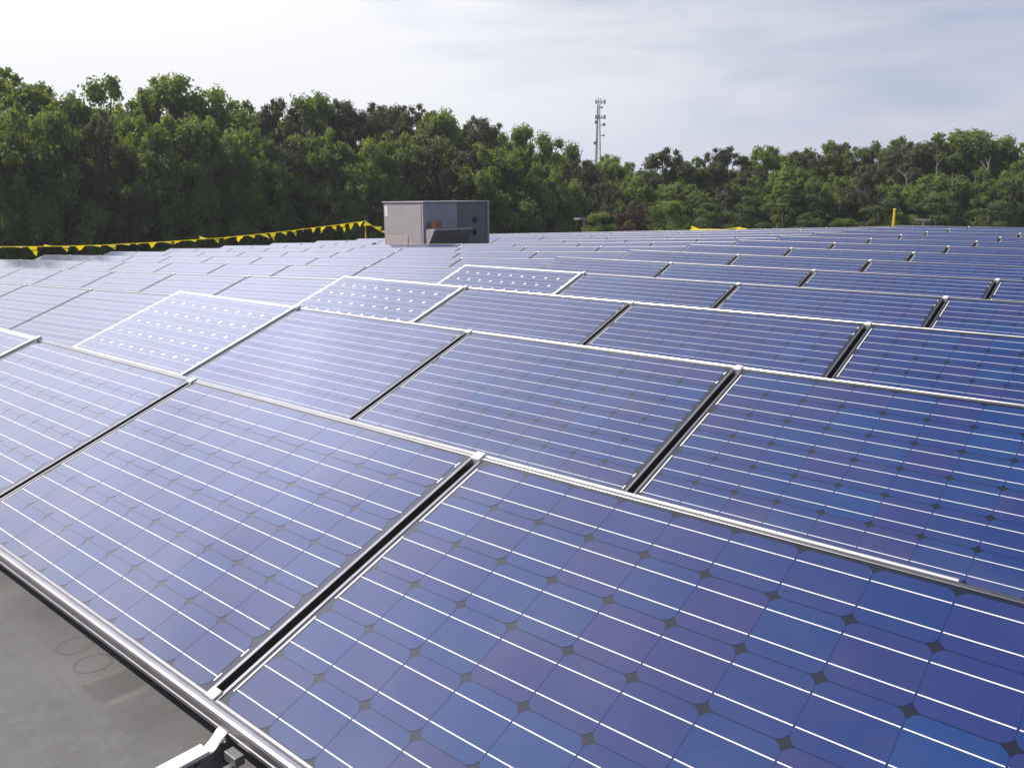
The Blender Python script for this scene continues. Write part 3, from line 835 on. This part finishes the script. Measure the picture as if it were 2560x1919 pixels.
# pale dead trunks on the right
dead = [(2196, 400, 2186, 530, 'leftmost of the bare pale trunks in the right stand'), (2344, 385, 2328, 545, 'tall forked bare pale trunk behind the vent pipe'), (2381, 430, 2378, 520, 'straight thin bare trunk right of the forked one'),
        (2476, 390, 2455, 470, 'leaning bare pale trunk near the right edge'), (2265, 430, 2263, 490, 'short bare trunk between the forked one and the leftmost')]
for (xa, ya, xb, yb, lb) in dead:
    D = DD(xa) - 4.8
    a = at(xb, yb, D); c = at(xa, ya, D); g0 = a + (a - c) * ((a.z - GZ) / (c.z - a.z)); base = Vector((a.x, a.y, GZ))
    q = MB(); q.tube([(0, 0, 0), a - base, (a - base).lerp(c - base, 0.5) + Vector((0.08, 0, 0)), c - base], [0.12, 0.065, 0.045, 0.012], 8)
    for j in range(5):
        s0 = (a - base).lerp(c - base, tr.uniform(0.3, 0.9)); e1 = s0 + Vector((tr.uniform(-.7, .7), tr.uniform(-.7, .7), tr.uniform(0.3, 0.8)))
        q.tube([s0, s0.lerp(e1, 0.5) + Vector((0, 0, 0.06)), e1], [0.022, 0.015, 0.005], 5)
    o = ob('dead_tree', q.mesh('dead_tree', MDEAD)); o.location = base
    tag(o, lb, 'dead tree', 'bare pale trunks')
# undergrowth at the foot of the wood: uncountable
r = np.random.RandomState(5); n = 60000
px = r.uniform(-120, 2700, n); dist = 49 + 16 * np.clip(px / 2560, 0, 1) + r.uniform(-6, 6, n)
V = np.zeros((n, 4, 3)); yaw_ = YAW - np.arctan((px - 1280) / FPX)
zz = GZ + (r.uniform(0, 1, n) ** 0.8) * (4.6 + 1.2 * np.sin(px * 0.021) + 0.8 * np.sin(px * 0.063))
cxyz = np.stack([CAM.x - np.sin(yaw_) * dist, CAM.y + np.cos(yaw_) * dist, zz], 1)
t1 = r.normal(size=(n, 3)); t1 /= np.linalg.norm(t1, axis=1)[:, None]; t2 = np.cross(t1, r.normal(size=(n, 3))); t2 /= np.linalg.norm(t2, axis=1)[:, None]
V[:, 0] = cxyz + t1 * .30; V[:, 1] = cxyz + t2 * .17; V[:, 2] = cxyz - t1 * .30; V[:, 3] = cxyz - t2 * .17
me = bpy.data.meshes.new('undergrowth'); V = V.reshape(-1, 3)
me.vertices.add(len(V)); me.vertices.foreach_set('co', V.ravel()); me.loops.add(n * 4); me.loops.foreach_set('vertex_index', np.arange(n * 4))
me.polygons.add(n); me.polygons.foreach_set('loop_start', np.arange(n) * 4); me.update(calc_edges=True); me.materials.append(ML_OAK)
tag(ob('undergrowth', me), 'dark leafy undergrowth at the foot of the wood', 'undergrowth', kind='stuff')

# ------------------------------------------------------------------ radio mast
D = 170.0
tp = at(1497, 262, D); bp_ = at(1494, 395, D)
H = tp.z - GZ
e = empty('radio_mast', (bp_.x, bp_.y, GZ)); tag(e, 'tall grey lattice radio mast with dishes rising behind the trees', 'radio mast')
MST = simple('galvanised', (0.19, 0.20, 0.22), 0.6, 0.3, 0.1, 1)
lat = Vector((RI.x, RI.y, 0)).normalized(); fwd = Vector((-lat.y, lat.x, 0))
pxm = D / FPX


def leg_at(k, z):
    f = z / H; w = (8.6 * (1 - f) + 3.4 * f) * pxm * (1 + 0.9 * (1 - f))
    a = (pi * 0.05, pi * 0.05 + 2 * pi / 3, pi * 0.05 + 4 * pi / 3)[k]
    return lat * (cos(a) * w * 0.9) + fwd * (sin(a) * w * 0.9) + Vector((0, 0, z))


for k in range(3):
    q = MB(); q.tube([leg_at(k, 0), leg_at(k, H * 0.5), leg_at(k, H)], [0.15, 0.12, 0.08], 8); ob('leg', q.mesh('leg', MST), e)
q = MB(); nb_ = 22
for i in range(nb_):
    za, zc = H * i / nb_, H * (i + 1) / nb_
    for k in range(3):
        q.tube([leg_at(k, za), leg_at((k + 1) % 3, zc)], 0.022, 5); q.tube([leg_at(k, zc), leg_at((k + 1) % 3, zc)], 0.02, 5)
ob('lattice', q.mesh('lattice', MST), e)


def mast_pt(px, py): return at(px, py, D) - Vector((bp_.x, bp_.y, GZ))


for (px_, py_, rr_) in ((1490.5, 306, 4.2), (1510, 312, 3.8), (1488, 358, 4.2), (1509, 339, 2.6), (1504, 269, 2.8)):
    c0 = mast_pt(px_, py_); rw = rr_ * pxm
    q = MB(); q.tube([c0 + fwd * 0.25, c0 + fwd * 0.05, c0 - fwd * 0.12, c0 - fwd * 0.3], [rw * 0.5, rw * 0.95, rw, rw * 0.95], 14)
    q.tube([c0, Vector((leg_at(0, c0.z).x, leg_at(0, c0.z).y, c0.z)) if px_ > 1497 else Vector((leg_at(1, c0.z).x, leg_at(1, c0.z).y, c0.z))], 0.06, 5)
    ob('dish', q.mesh('dish', MST), e)
for py_ in (256, 294):
    q = MB(); a0, a1 = mast_pt(1489, py_), mast_pt(1513, py_); q.tube([a0, a1], 0.07, 6)
    for f in (0, 0.12, 0.33, 0.66, 0.9, 1):
        p = a0.lerp(a1, f); q.box((p.x - .07, p.y - .07, p.z - 0.3), (p.x + .07, p.y + .07, p.z + 0.45))
    ob('antenna_array', q.mesh('antenna_array', MST), e)
q = MB(); q.tube([mast_pt(1496, 262), mast_pt(1496, 243)], 0.06, 6); q.tube([mast_pt(1501, 262), mast_pt(1501, 246)], 0.06, 6); ob('whip_aerial', q.mesh('whip_aerial', MST), e)

# ------------------------------------------------------------------ thin haze volume, added to lift the dark tree tones
m = bpy.data.materials.new('haze_air'); m.use_nodes = True; t = m.node_tree; t.nodes.clear()
pv = N(t, 'ShaderNodeVolumePrincipled'); pv.inputs['Color'].default_value = (0.86, 0.90, 0.96, 1); pv.inputs['Density'].default_value = 0.0007; pv.inputs['Anisotropy'].default_value = 0.2
o_ = N(t, 'ShaderNodeOutputMaterial'); t.links.new(pv.outputs[0], o_.inputs[1])
hb = MB(); hb.box((-335, -125, -8.6), (265, 405, 24)); tag(ob('haze', hb.mesh('haze', m)), kind='stuff')
